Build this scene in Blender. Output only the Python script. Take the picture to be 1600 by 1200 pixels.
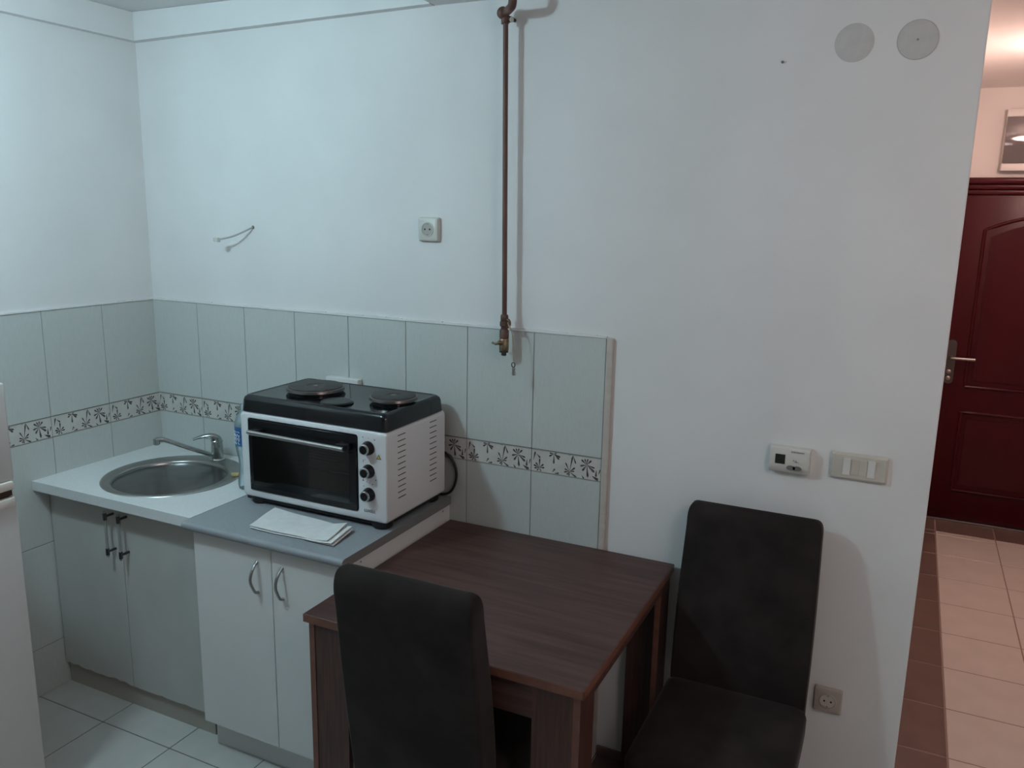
import bpy, bmesh, math, random
from mathutils import Vector, Matrix
random.seed(7)
PI = math.pi
scene = bpy.context.scene
COL = scene.collection
for o in list(bpy.data.objects): bpy.data.objects.remove(o)

# ------------------------------------------------------------------ camera
cam_d = bpy.data.cameras.new('camera'); cam = bpy.data.objects.new('camera', cam_d); COL.objects.link(cam)
cam.location = (2.847, -2.4686, 1.8535); cam.rotation_euler = (1.3654, -0.0187, 0.4491)
cam_d.sensor_width = 36.0; cam_d.lens = 1293.53 * 36.0 / 1600.0; cam_d.clip_start = 0.05
scene.camera = cam
# ------------------------------------------------------------------ world, lamps, exposure
w = bpy.data.worlds.new('world'); scene.world = w; w.use_nodes = True
w.node_tree.nodes['Background'].inputs[0].default_value = (0.8, 0.9, 1, 1)
w.node_tree.nodes['Background'].inputs[1].default_value = 0.02
vs = scene.view_settings
vs.view_transform = 'Standard'; vs.look = 'None'; vs.gamma = 1.0; vs.use_curve_mapping = False; vs.exposure = 0.0
# (colour, emission strength, position, globe radius) of two ceiling lamps and an added fill globe
LAMP_KITCHEN = ((0.60, 0.88, 1.00), 272.0, (0.78, -1.50, 2.42), 0.060)
LAMP_FILL = ((1.00, 0.82, 0.79), 10.2, (3.45, -1.60, 2.27), 0.200)  # added out of view as warm fill for the right side
LAMP_HALL = ((1.00, 0.655, 0.575), 97.0, (3.46, 1.85, 2.45), 0.080)

# ------------------------------------------------------------------ helpers
def nbm(): return bmesh.new()
def shade(me, ang=40):
    for p in me.polygons: p.use_smooth = True
    me.set_sharp_from_angle(angle=math.radians(ang))
def mk(name, bm, mat, parent=None, origin=None, smooth=True, ang=40):
    """bm holds coordinates of the parent's frame (world if no parent)"""
    bmesh.ops.recalc_face_normals(bm, faces=bm.faces)
    if origin is not None: bmesh.ops.translate(bm, verts=bm.verts, vec=-Vector(origin))
    me = bpy.data.meshes.new(name); bm.to_mesh(me); bm.free()
    for m in (mat if isinstance(mat, (list, tuple)) else [mat]): me.materials.append(m)
    if smooth: shade(me, ang)
    o = bpy.data.objects.new(name, me); COL.objects.link(o)
    if origin is not None: o.location = origin
    if parent: o.parent = parent
    return o
def tag(o, label=None, cat=None, group=None, kind=None):
    if label: o['label'] = label
    if cat: o['category'] = cat
    if group: o['group'] = group
    if kind: o['kind'] = kind
    return o
class Thing:
    """Empty at a thing's base; parts are given in world coordinates"""
    def __init__(s, name, loc, label, cat, group=None, kind=None):
        s.o = bpy.data.objects.new(name, None); s.o.empty_display_size = .05; COL.objects.link(s.o); s.o.location = loc
        s.loc = Vector(loc); tag(s.o, label, cat, group, kind)
    def part(s, name, bm, mat, parent=None, **k):
        bmesh.ops.translate(bm, verts=bm.verts, vec=-s.loc)
        return mk(name, bm, mat, parent or s.o, **k)
def box(bm, lo, hi, bev=0.0, seg=2):
    r = bmesh.ops.create_cube(bm, size=1.0); vs_ = r['verts']
    for v in vs_: v.co = Vector([lo[i] + (v.co[i] + .5) * (hi[i] - lo[i]) for i in range(3)])
    if bev > 0:
        es = list({e for v in vs_ for e in v.link_edges})
        bmesh.ops.bevel(bm, geom=es, offset=bev, segments=seg, profile=.5, affect='EDGES', clamp_overlap=True)
    return bm
def bx(lo, hi, bev=0.0, seg=2): return box(nbm(), lo, hi, bev, seg)
def frame_to(d):
    d = Vector(d).normalized(); up = Vector((0, 0, 1)) if abs(d.z) < .95 else Vector((1, 0, 0))
    a = d.cross(up).normalized(); return a, a.cross(d).normalized(), d
def loft(bm, rings, cap=True, closed=True):
    vr = [[bm.verts.new(p) for p in r] for r in rings]
    n = len(vr[0])
    for a, b in zip(vr, vr[1:]):
        for i in range(n if closed else n - 1):
            j = (i + 1) % n
            try: bm.faces.new((a[i], a[j], b[j], b[i]))
            except ValueError: pass
    if cap:
        for r in (vr[0], vr[-1]):
            try: bm.faces.new(r)
            except ValueError: pass
    return bm
def tube(bm, pts, r, n=10):
    pts = [Vector(p) for p in pts]; rr = r if isinstance(r, (list, tuple)) else [r] * len(pts)
    rings = []; a = None
    for i, p in enumerate(pts):
        d = (pts[min(i + 1, len(pts) - 1)] - pts[max(i - 1, 0)]).normalized()
        if a is None: a = frame_to(d)[0]
        a = (a - d * a.dot(d)).normalized(); b = d.cross(a)
        rings.append([p + (a * math.cos(2 * PI * k / n) + b * math.sin(2 * PI * k / n)) * rr[i] for k in range(n)])
    return loft(bm, rings)
def lathe(bm, prof, c, axis=(0, 0, 1), n=24, cap=True):
    """prof = [(radius, distance along axis)]"""
    a, b, d = frame_to(axis); c = Vector(c)
    return loft(bm, [[c + d * h + (a * math.cos(2 * PI * k / n) + b * math.sin(2 * PI * k / n)) * max(r, 1e-5) for k in range(n)] for r, h in prof], cap)
def prism(bm, pts, vec):
    """closed outline extruded along vec"""
    v = Vector(vec); return loft(bm, [[Vector(p) for p in pts], [Vector(p) + v for p in pts]])
def smooth_path(pts, k=6):
    pts = [Vector(p) for p in pts]; out = []
    for i in range(len(pts) - 1):
        p0, p1, p2, p3 = pts[max(i - 1, 0)], pts[i], pts[i + 1], pts[min(i + 2, len(pts) - 1)]
        for j in range(k):
            t = j / k
            out.append(.5 * ((2 * p1) + (p2 - p0) * t + (2 * p0 - 5 * p1 + 4 * p2 - p3) * t * t + (3 * p1 - p0 - 3 * p2 + p3) * t ** 3))
    return out + [pts[-1]]
def rrect(cx, cy, hx, hy, r, n=5):
    out = []
    for sx, sy, a0 in ((1, 1, 0), (-1, 1, 90), (-1, -1, 180), (1, -1, 270)):
        for k in range(n + 1):
            a = math.radians(a0 + 90 * k / n)
            out.append((cx + sx * (hx - r) + r * math.cos(a), cy + sy * (hy - r) + r * math.sin(a)))
    return out
def text_mesh(s, size, ext=.0003):
    cu = bpy.data.curves.new('text_curve', 'FONT'); cu.body = s; cu.size = size; cu.extrude = ext; cu.resolution_u = 3
    cu.align_x = 'CENTER'; cu.align_y = 'CENTER'
    o = bpy.data.objects.new('text_tmp', cu); COL.objects.link(o)
    me = bpy.data.meshes.new_from_object(o.evaluated_get(bpy.context.evaluated_depsgraph_get()))
    bpy.data.objects.remove(o); bpy.data.curves.remove(cu)
    bm = nbm(); bm.from_mesh(me); bpy.data.meshes.remove(me)
    bmesh.ops.rotate(bm, verts=bm.verts, cent=(0, 0, 0), matrix=Matrix.Rotation(PI / 2, 3, 'X'))   # lies in xz, faces -y
    return bm

# ------------------------------------------------------------------ materials
def material(name, col, rough=.5, metal=0, noise=None, bump=None, spec=.5, extra=None):
    m = bpy.data.materials.new(name); m.use_nodes = True; nt = m.node_tree; b = nt.nodes['Principled BSDF']
    b.inputs['Base Color'].default_value = (*col, 1); b.inputs['Roughness'].default_value = rough
    b.inputs['Metallic'].default_value = metal; b.inputs['Specular IOR Level'].default_value = spec
    tc = nt.nodes.new('ShaderNodeTexCoord')
    def nz(scale, stretch, detail=4):
        mp = nt.nodes.new('ShaderNodeMapping'); mp.inputs['Scale'].default_value = stretch
        nt.links.new(tc.outputs['Object'], mp.inputs[0])
        n = nt.nodes.new('ShaderNodeTexNoise'); n.inputs['Scale'].default_value = scale; n.inputs['Detail'].default_value = detail
        nt.links.new(mp.outputs[0], n.inputs['Vector']); return n
    if noise:      # (scale, stretch, second colour, low, high)
        n = nz(noise[0], noise[1]); r = nt.nodes.new('ShaderNodeValToRGB')
        r.color_ramp.elements[0].position = noise[3]; r.color_ramp.elements[1].position = noise[4]
        r.color_ramp.elements[0].color = (*col, 1); r.color_ramp.elements[1].color = (*noise[2], 1)
        nt.links.new(n.outputs[0], r.inputs[0]); nt.links.new(r.outputs[0], b.inputs['Base Color'])
    if bump:       # (scale, stretch, strength, distance)
        n = nz(bump[0], bump[1]); bp = nt.nodes.new('ShaderNodeBump'); bp.inputs['Strength'].default_value = bump[2]; bp.inputs['Distance'].default_value = bump[3]
        nt.links.new(n.outputs[0], bp.inputs['Height']); nt.links.new(bp.outputs[0], b.inputs['Normal'])
    if extra:
        for k, v in extra.items(): b.inputs[k].default_value = v
    return m
def emitter(name, col, s):
    m = bpy.data.materials.new(name); m.use_nodes = True; nt = m.node_tree; nt.nodes.clear()
    e = nt.nodes.new('ShaderNodeEmission'); e.inputs[0].default_value = (*col, 1); e.inputs[1].default_value = s
    o = nt.nodes.new('ShaderNodeOutputMaterial'); nt.links.new(e.outputs[0], o.inputs[0]); return m
def clear(name, tint, gloss, diff=None, dcol=(.8, .9, .95), rough=.05):
    """thin see-through plastic or glass: transparent + some reflection (+ some milky body)"""
    m = bpy.data.materials.new(name); m.use_nodes = True; nt = m.node_tree; nt.nodes.clear(); N = nt.nodes.new
    t = N('ShaderNodeBsdfTransparent'); t.inputs[0].default_value = (*tint, 1)
    cur = t
    if diff:
        d = N('ShaderNodeBsdfDiffuse'); d.inputs[0].default_value = (*dcol, 1); mx = N('ShaderNodeMixShader'); mx.inputs[0].default_value = diff
        nt.links.new(cur.outputs[0], mx.inputs[1]); nt.links.new(d.outputs[0], mx.inputs[2]); cur = mx
    g = N('ShaderNodeBsdfGlossy'); g.inputs['Roughness'].default_value = rough
    f = N('ShaderNodeFresnel'); f.inputs[0].default_value = gloss
    m2 = N('ShaderNodeMixShader'); nt.links.new(f.outputs[0], m2.inputs[0]); nt.links.new(cur.outputs[0], m2.inputs[1]); nt.links.new(g.outputs[0], m2.inputs[2])
    o = N('ShaderNodeOutputMaterial'); nt.links.new(m2.outputs[0], o.inputs[0]); return m
U = (1, 1, 1)
M = {}
M['paint'] = material('white_wall_paint', (.74, .73, .72), .85, noise=(3, U, (.78, .77, .76), .35, .65), bump=(220, U, .12, .002), spec=.25)
M['ceil'] = material('ceiling_paint', (.74, .73, .72), .9, bump=(160, U, .1, .002), spec=.2)
M['halpaint'] = material('hall_wall_paint', (.76, .74, .71), .8, bump=(200, U, .1, .002), spec=.3)
M['halceil'] = material('hall_ceiling_gloss_paint', (.78, .76, .73), .34, spec=.5)
M['tile'] = material('linen_wall_tile', (.51, .53, .505), .38, noise=(90, (14, 14, .5), (.585, .605, .58), .3, .7), bump=(120, (9, 9, .6), .06, .001))
M['btile'] = material('border_tile_glaze', (.62, .60, .56), .35, noise=(25, U, (.55, .53, .50), .4, .7))
M['print'] = material('brown_flower_print', (.045, .035, .032), .4, noise=(60, U, (.10, .085, .08), .4, .7))
M['line'] = material('border_relief_line', (.36, .34, .31), .4)
M['grout'] = material('grey_grout', (.13, .125, .12), .9)
M['edge'] = material('beige_plastic_edging', (.56, .50, .45), .45, noise=(6, (1, 1, 4), (.50, .43, .38), .4, .7))
M['ftile'] = material('white_floor_tile', (.55, .54, .515), .22, noise=(7, U, (.61, .60, .575), .35, .7), bump=(30, U, .03, .001))
M['htile'] = material('beige_hall_floor_tile', (.60, .55, .50), .3, noise=(7, U, (.65, .60, .55), .35, .7))
M['brown'] = material('brown_floor_tile', (.15, .10, .085), .35, noise=(9, U, (.18, .12, .10), .35, .7))
M['fgrout'] = material('floor_grout', (.16, .14, .125), .9)
M['lgrout'] = material('sand_floor_grout', (.30, .22, .19), .9)
M['worktop_w'] = material('white_worktop_laminate', (.72, .73, .72), .35, noise=(180, U, (.66, .67, .66), .45, .7), bump=(300, U, .03, .001))
M['worktop_g'] = material('grey_worktop_laminate', (.25, .265, .28), .42, noise=(260, U, (.29, .305, .32), .4, .7))
M['gedge'] = material('grey_worktop_end', (.20, .195, .19), .6)
M['door_old'] = material('aged_white_cabinet_board', (.50, .49, .465), .5, noise=(5, (1, 1, .6), (.56, .55, .52), .3, .7))
M['door_new'] = material('white_cabinet_board', (.70, .695, .68), .45, noise=(5, U, (.73, .725, .71), .3, .7))
M['plinth'] = material('beige_plinth_board', (.43, .39, .34), .6)
M['steel'] = material('brushed_stainless_steel', (.40, .395, .38), .30, 1, noise=(60, (1, 1, 6), (.45, .44, .43), .3, .7))
M['bowl'] = material('shade_darkened_bowl_steel', (.19, .19, .195), .22, 1, noise=(18, (1, 1, .15), (.25, .25, .255), .35, .7))  # rim steel, darkened in colour for shade and dark reflections inside the bowl
M['chrome'] = material('chrome', (.62, .62, .62), .12, 1)
M['tapchrome'] = material('worn_tap_chrome', (.42, .44, .43), .2, 1)
M['darkmetal'] = material('dark_metal', (.12, .11, .11), .4, 1)
M['bar'] = material('brushed_bar_handle', (.36, .355, .34), .35, .3)
M['satin'] = material('satin_nickel', (.38, .36, .35), .38, 1)
M['ovenwhite'] = material('white_enamel', (.70, .70, .71), .3, bump=(140, U, .02, .001))
M['ovenblack'] = material('black_enamel', (.006, .007, .009), .10, spec=.52)
M['burner'] = material('cast_iron_plate', (.035, .031, .029), .5, noise=(40, U, (.06, .05, .045), .4, .7), spec=.4)
M['burnring'] = material('burner_steel_ring', (.15, .135, .13), .3, .9)
M['black'] = material('black_plastic', (.006, .006, .007), .28, spec=.35)
M['rubber'] = material('black_rubber', (.010, .010, .011), .55)
M['cavity'] = material('oven_cavity', (.02, .02, .02), .6)
M['glass'] = clear('dark_oven_glass', (.52, .54, .55), 1.45)
M['smoke'] = clear('smoked_fuse_door', (.60, .55, .55), 1.5, .55, (.27, .25, .25))
M['red'] = material('red_mark', (.25, .02, .02), .5)
M['yellow'] = material('yellow_print', (.55, .40, .08), .5)
M['ink'] = material('dark_print_ink', (.05, .05, .055), .5)
M['greyink'] = material('grey_print_ink', (.26, .255, .25), .5)
M['cotton'] = material('white_cotton', (.72, .715, .70), .9, noise=(40, U, (.78, .775, .76), .4, .7), bump=(420, U, .25, .001), spec=.1)
M['wood'] = material('dark_walnut_laminate', (.050, .022, .018), .42, spec=.36, noise=(4, (.8, 12, 12), (.108, .054, .045), .30, .74), bump=(60, (.5, 20, 20), .05, .001))
M['woodv'] = material('walnut_laminate_upright', (.042, .015, .010), .45, noise=(7, (16, 16, .9), (.092, .035, .025), .32, .72))
M['band'] = material('reddish_walnut_edge_band', (.15, .055, .035), .42, noise=(9, (3, 3, 3), (.19, .075, .048), .35, .7))
M['fabric'] = material('dark_brown_suede', (.0195, .0160, .0150), .95, noise=(9, U, (.0325, .0265, .0245), .35, .7), bump=(500, U, .25, .001), spec=.1, extra={'Sheen Weight': .34, 'Sheen Roughness': .32, 'Sheen Tint': (.50, .45, .42, 1)})
M['chairleg'] = material('dark_stained_wood', (.06, .03, .02), .4)
M['rust'] = material('rust_brown_pipe_paint', (.085, .037, .028), .5, noise=(30, (1, 1, .25), (.145, .065, .045), .4, .7), bump=(120, U, .2, .001))
M['brass'] = material('aged_brass', (.30, .24, .15), .4, .8, noise=(60, U, (.16, .11, .07), .4, .7))
M['cordm'] = material('hemp_cord', (.36, .29, .20), .9)
M['plast'] = material('cream_plastic', (.63, .61, .56), .4)
M['plastw'] = material('white_plastic', (.72, .71, .68), .35)
M['plastb'] = material('aged_beige_plastic', (.55, .51, .44), .4, noise=(12, U, (.60, .56, .49), .4, .7))
M['plastd'] = material('yellowed_beige_plastic', (.44, .38, .33), .45)
M['lcd'] = material('lcd_screen', (.022, .025, .02), .25)
M['grey'] = material('grey_rubber_key', (.15, .145, .14), .5)
M['hole'] = material('dark_hole', (.01, .01, .01), .8)
M['sockin'] = material('socket_well', (.42, .39, .36), .5)
M['patch'] = material('grey_filler_plaster', (.55, .535, .52), .95, noise=(30, U, (.60, .585, .57), .35, .7), bump=(150, U, .3, .003), spec=.1)
M['patchd'] = material('filler_plaster_edge', (.47, .455, .44), .95)
M['fridge'] = material('white_fridge_enamel', (.62, .59, .575), .4, bump=(180, U, .03, .001))
M['fridgeh'] = material('cream_fridge_handle', (.72, .66, .60), .4)
M['maroon'] = material('maroon_door_enamel', (.045, .0025, .005), .32, noise=(3, (2, 1, .5), (.060, .004, .008), .3, .7), spec=.22, bump=(25, (4, 4, 1), .08, .001))
M['dhandle'] = material('worn_bronze_plate', (.12, .10, .09), .45, .8)
M['bottle'] = clear('clear_plastic_bottle', (.94, .98, 1.0), 1.25, .34, (.66, .80, .85))
M['blue'] = material('blue_bottle_label', (.025, .10, .27), .4, noise=(20, U, (.04, .15, .34), .4, .7))
M['labelwhite'] = material('white_label_print', (.62, .70, .76), .5)
M['sponge'] = material('yellow_sponge', (.62, .48, .25), .9, bump=(300, U, .4, .002))
M['cable'] = material('black_cable', (.012, .012, .012), .45)
M['wire'] = material('grey_white_cable', (.42, .42, .40), .5)

# ------------------------------------------------------------------ setting
XW = 2.953                     # where the kitchen wall ends and the hall opens
HX, HY, RY = 4.05, 3.23, -6.40 # hall's right wall, hall's end wall, room's front wall
ZK, ZL, ZH = 2.58, 2.50, 2.60  # kitchen, lowered and hall ceilings
def struct(name, bm, mat, label, cat): return tag(mk(name, bm, mat, smooth=False), label, cat, kind='structure')
wall_back = struct('wall_back', bx((-.12, 0, 0), (XW, .12, 2.75), .004), M['paint'], 'white painted kitchen wall behind the stove and table', 'wall')
wall_left = struct('wall_left', bx((-.12, RY, 0), (0, 0, 2.75)), M['paint'], 'white painted wall left of the sink, tiled below', 'wall')
struct('wall_right', bx((HX, RY, 0), (HX + .12, HY, 2.75)), M['halpaint'], 'white painted wall along the right of room and hall', 'wall')
struct('wall_front', bx((-.12, RY - .12, 0), (HX + .12, RY, 2.75)), M['paint'], 'white painted wall behind the photographer', 'wall')
struct('wall_hall_left', bx((XW - .11, .121, 0), (XW - .002, HY, 2.75)), M['halpaint'], 'hall side wall running back to the maroon door', 'wall')
struct('wall_hall_end', bx((XW - .11, HY, 0), (HX + .12, HY + .12, 2.75)), M['halpaint'], 'pinkish lit hall end wall above the maroon door', 'wall')
bm = nbm(); box(bm, (-.12, RY - .12, ZK), (1.37, 0, 2.80))
struct('ceiling', bm, M['ceil'], 'white raised kitchen ceiling over the sink corner', 'ceiling')
struct('ceiling_lowered', bx((1.37, RY - .12, ZL), (HX + .12, 0, 2.80)), M['ceil'], 'lowered plaster ceiling right of the sink corner', 'ceiling')
struct('ceiling_hall', bx((XW - .11, .0, ZH), (HX + .12, HY + .12, 2.80)), M['halceil'], 'glossy hall ceiling glowing from the hall lamp', 'ceiling')
# plaster band under the raised ceiling, slightly proud of the walls
bm = nbm(); prism(bm, [(0, 0, 2.474), (1.366, 0, 2.4985), (1.366, 0, ZK - .001), (0, 0, ZK - .001)], (0, -.034, 0))
struct('trim_1', bm, M['paint'], 'white plaster band along top of the kitchen wall', 'trim')
bm = nbm(); prism(bm, [(0, -.0345, 2.474), (0, RY, 2.474), (0, RY, ZK - .001), (0, -.0345, ZK - .001)], (.034, 0, 0))
struct('trim_2', bm, M['paint'], 'white plaster band along top of the left wall', 'trim')

# --- wall tiles: 25 x 40 cm linen tiles with a flowered border row, each a part of its wall
TD, GD, GAP = .006, .0035, .0022
ROWS = [(0, .190, 'tile'), (.190, .5915, 'tile'), (.5915, .9924, 'tile'), (.9924, 1.0718, 'border'), (1.0718, 1.4676, 'tile')]
_tile = {}
def tile_mesh(wd, ht, mat, dep=TD):
    k = (round(wd, 4), round(ht, 4), mat)
    if k not in _tile:
        b = bx((-wd / 2 + GAP / 2, -dep, -ht / 2 + GAP / 2), (wd / 2 - GAP / 2, 0, ht / 2 - GAP / 2), .0008, 1)
        me = bpy.data.meshes.new('wall_tile'); b.to_mesh(me); b.free(); me.materials.append(M[mat]); _tile[k] = me
    return _tile[k]
def petal(bm, x, z, ang, l, wd):
    a = math.radians(ang); d = Vector((math.cos(a), 0, math.sin(a))); n = Vector((-d.z, 0, d.x)); c = Vector((x, 0, z))
    wd *= 1.25; pts = [c + d * l * .06 + n * .0005, c + d * l * .45 + n * wd * .26, c + d * l * .82 + n * wd * .5, c + d * l, c + d * l * .82 - n * wd * .5, c + d * l * .45 - n * wd * .26, c + d * l * .06 - n * .0005]
    pts = [Vector((max(-.1225, min(.1225, p.x)), -.0003, max(-.0375, min(.0375, p.z)))) for p in pts]
    try: bm.faces.new([bm.verts.new(p) for p in pts])
    except ValueError: pass
def flower_print():
    bm = nbm()
    def at(u, v): return -.125 + .25 * u, -.04 + .08 * v
    def fl(u, v, petals):
        x, z = at(u, v)
        for a, l, wd in petals: petal(bm, x, z, a, l, wd)
    fl(.12, .20, ((8, .020, .0050), (42, .022, .0050), (88, .034, .0048), (128, .022, .0050), (160, .023, .0052), (190, .019, .0048), (235, .014, .004), (300, .014, .004)))
    fl(.33, .90, ((178, .016, .0046), (212, .021, .0052), (270, .036, .0056), (318, .027, .0056), (338, .026, .0056), (20, .010, .004)))
    fl(.56, .24, ((12, .018, .0042), (40, .026, .0050), (80, .058, .0046), (118, .034, .0040), (158, .020, .0048), (192, .021, .0050), (325, .032, .0056), (262, .016, .004), (232, .016, .004)))
    fl(.80, .64, ((48, .024, .0054), (82, .022, .0044), (112, .022, .0044), (142, .026, .0056), (196, .025, .0056), (236, .028, .0056), (276, .044, .0062), (322, .036, .0070), (345, .030, .0050)))
    for u, v, a, l, wd in ((.03, .48, 78, .034, .005), (.075, .80, 318, .020, .005), (.31, .08, 55, .018, .0046), (.34, .05, 12, .018, .005), (.53, .95, 10, .010, .004),
                           (.60, .97, 292, .032, .0044), (.73, .18, 305, .016, .005), (.87, .22, 330, .028, .010), (.935, .50, 268, .026, .006), (.965, .30, 70, .020, .005)):
        x, z = at(u, v); petal(bm, x, z, a, l, wd)
    me = bpy.data.meshes.new('flower_print'); bm.to_mesh(me); bm.free(); me.materials.append(M['print']); return me
def relief():
    bm = nbm()
    for s in (-1, 1): box(bm, (-.1235, -.0012, s * .0378 - .001), (.1235, .0, s * .0378 + .001))
    me = bpy.data.meshes.new('relief_line'); bm.to_mesh(me); bm.free(); me.materials.append(M['line']); return me
FP, RL = flower_print(), relief()
def put_tile(wall, c, wd, ht, kind, rz):
    o = bpy.data.objects.new('border_tile' if kind == 'border' else 'wall_tile', tile_mesh(wd, ht, 'btile' if kind == 'border' else 'tile'))
    COL.objects.link(o); o.parent = wall; o.location = c; o.rotation_euler.z = rz
    if kind == 'border' and wd > .24:
        for nm, me in (('flower_print', FP), ('relief_line', RL)):
            p = bpy.data.objects.new(nm, me); COL.objects.link(p); p.parent = o; p.location = (0, -TD, 0)
for k in range(8):
    for z0, z1, kind in ROWS: put_tile(wall_back, (.25 * k + .125, 0, (z0 + z1) / 2), .25, z1 - z0, kind, 0)
for k in range(7):
    y1 = -.2528 * k
    for z0, z1, kind in ROWS: put_tile(wall_left, (0, y1 - .1264, (z0 + z1) / 2), .2528, z1 - z0, kind, PI / 2)
mk('grout', bx((.0, -GD, .0), (2.0, -.0001, 1.467)), M['grout'], wall_back, smooth=False)
mk('grout', bx((.0001, -.2528 * 7, .0), (GD, -.0001, 1.467)), M['grout'], wall_left, smooth=False)
struct('trim_3', bx((2.001, -.012, .0), (2.024, -.0002, 1.470), .004), M['edge'], 'beige plastic edging strip ending the wall tiles', 'trim')
bm = nbm(); random.seed(3)
for k in range(60):      # ragged white paint lip above the tiles
    x0 = 2.0 * k / 60; box(bm, (x0, -.008 - random.random() * .002, 1.4676), (x0 + .0335, -.0001, 1.473 + random.random() * .004))
for k in range(50):
    y0 = -1.76 * k / 50; box(bm, (.0001, y0 - .036, 1.4676), (.008 + random.random() * .002, y0, 1.472 + random.random() * .003))
struct('trim_4', bm, M['paint'], 'ragged white paint lip above the wall tiles', 'trim')

# --- floor: slab of grout with every tile a part
floor = struct('floor', bx((-.12, RY - .12, -.1), (HX + .12, HY + .12, -.0015)), M['fgrout'], 'tiled floor of the kitchen and the hall', 'floor')
_ft = {}
def floor_tile(x0, x1, y0, y1, mat, g=.004, name='floor_tile'):
    if mat == 'brown': g = .007
    if mat == 'htile': g = .006
    k = (round(x1 - x0, 3), round(y1 - y0, 3), mat)
    if k not in _ft:
        a, b = (x1 - x0) / 2 - g / 2, (y1 - y0) / 2 - g / 2
        t = bx((-a, -b, -.006), (a, b, 0), .001, 1); me = bpy.data.meshes.new(name); t.to_mesh(me); t.free(); me.materials.append(M[mat]); _ft[k] = me
    o = bpy.data.objects.new(name, _ft[k]); COL.objects.link(o); o.parent = floor; o.location = ((x0 + x1) / 2, (y0 + y1) / 2, 0)
xs = [0.0] + [.020 + .334 * i for i in range(13) if .020 + .334 * i < HX - .05 and i > 0] + [HX]
ys = [0.0] + [-.326 - .334 * i for i in range(20) if -.326 - .334 * i > RY + .05] + [RY]
for i in range(len(xs) - 1):
    for j in range(len(ys) - 1):
        x0, x1, y0, y1 = xs[i], xs[i + 1], ys[j + 1], ys[j]
        if j == 0 and x1 > 2.03:
            if x0 < 2.03: floor_tile(x0, 2.03, y0, y1, 'ftile'); x0 = 2.03
            if x1 <= XW: floor_tile(x0, x1, -.17, 0, 'brown'); floor_tile(x0, x1, y0, -.17, 'ftile')
            else: floor_tile(x0, x1, y0, y1 if x0 >= XW else -.17, 'ftile')
        else: floor_tile(x0, x1, y0, y1, 'ftile')
hys = [.0] + [.205 + .335 * i for i in range(9)] + [2.945]
mk('hall_grout', bx((XW + .0, .001, -.0016), (HX, HY, -.0011)), M['lgrout'], floor, smooth=False)
for j in range(len(hys) - 1):
    y0, y1 = hys[j], hys[j + 1]
    floor_tile(XW, 3.138, y0, y1, 'brown')
    for x0, x1 in ((3.138, 3.456), (3.456, 3.79), (3.79, HX)): floor_tile(x0, x1, y0, y1, 'htile')
for x0, x1 in ((XW, 3.138), (3.138, 3.456), (3.456, 3.79), (3.79, HX)): floor_tile(x0, x1, 2.945, HY - .012, 'brown')
struct('baseboard_back', bx((2.027, -.010, .0), (XW, -.0002, .034), .002), M['brown'], 'low brown tile skirting under the bare wall', 'baseboard')

# --- hall door: maroon panelled steel door in its frame
door = Thing('door_1', (3.47, HY, 0), 'maroon panelled entrance door at the end of the hall', 'door', kind='structure')
DX0, DX1, DZ = 3.03, 3.93, 2.0
door.part('leaf', bx((DX0, HY - .035, .012), (DX1, HY - .001, DZ), .004), M['maroon'])
door.part('jamb', bx((DX0 - .075, HY - .05, .0), (DX0 - .002, HY - .001, DZ), .01), M['maroon'])
door.part('jamb', bx((DX1 + .002, HY - .05, .0), (DX1 + .075, HY - .001, DZ), .01), M['maroon'])
bm = nbm(); box(bm, (DX0 - .075, HY - .05, DZ + .001), (DX1 + .075, HY - .001, DZ + .03), .008); box(bm, (DX0 - .075, HY - .062, DZ + .031), (DX1 + .075, HY - .001, DZ + .06), .01); box(bm, (DX0 - .075, HY - .075, DZ + .061), (DX1 + .075, HY - .001, DZ + .098), .012)
door.part('header_moulding', bm, M['maroon'])
door.part('threshold', bx((DX0 - .075, HY - .06, .0), (DX1 + .075, HY - .001, .011), .003), M['satin'])
def arch(x0, x1, z0, z1, rise):
    n = 12; top = [(x0 + (x1 - x0) * i / n, z1 + rise * math.sin(PI * i / n)) for i in range(n + 1)]
    return [(x0, z0)] + top + [(x1, z0)]
for z0, z1, rise in ((.86, 1.80, .075), (.20, .70, .0)):
    o = arch(3.205, 3.755, z0, z1, rise); bm = nbm(); o2 = o + [o[0]]
    tube(bm, [(x, HY - .036, z) for x, z in o2], .010, 8); door.part('panel_moulding', bm, M['maroon'])
    o = arch(3.24, 3.72, z0 + .04, z1 - .04, rise); bm = nbm(); prism(bm, [(x, HY - .034, z) for x, z in o], (0, -.006, 0)); door.part('raised_panel', bm, M['maroon'])
bm = nbm(); c = rrect(3.112, 1.005, .026, .135, .024, 5); prism(bm, [(x, HY - .035, z) for x, z in c], (0, -.010, 0)); hp = door.part('handle_plate', bm, M['dhandle'])
bm = nbm(); tube(bm, smooth_path([(3.112, HY - .045, 1.035), (3.112, HY - .085, 1.035), (3.138, HY - .095, 1.035), (3.240, HY - .092, 1.035)], 5), .010, 10); door.part('lever', bm, M['satin'], parent=hp)
for z in (.945, .905):
    bm = nbm(); lathe(bm, [(.013, 0), (.013, .006), (.008, .010)], (3.110, HY - .045, z), (0, -1, 0), 14); door.part('lock_cylinder', bm, M['satin'], parent=hp)
bm = nbm(); lathe(bm, [(.012, 0), (.012, .004)], (3.112, HY - .045, 1.110), (0, -1, 0), 14); door.part('upper_screw', bm, M['darkmetal'], parent=hp)

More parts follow.
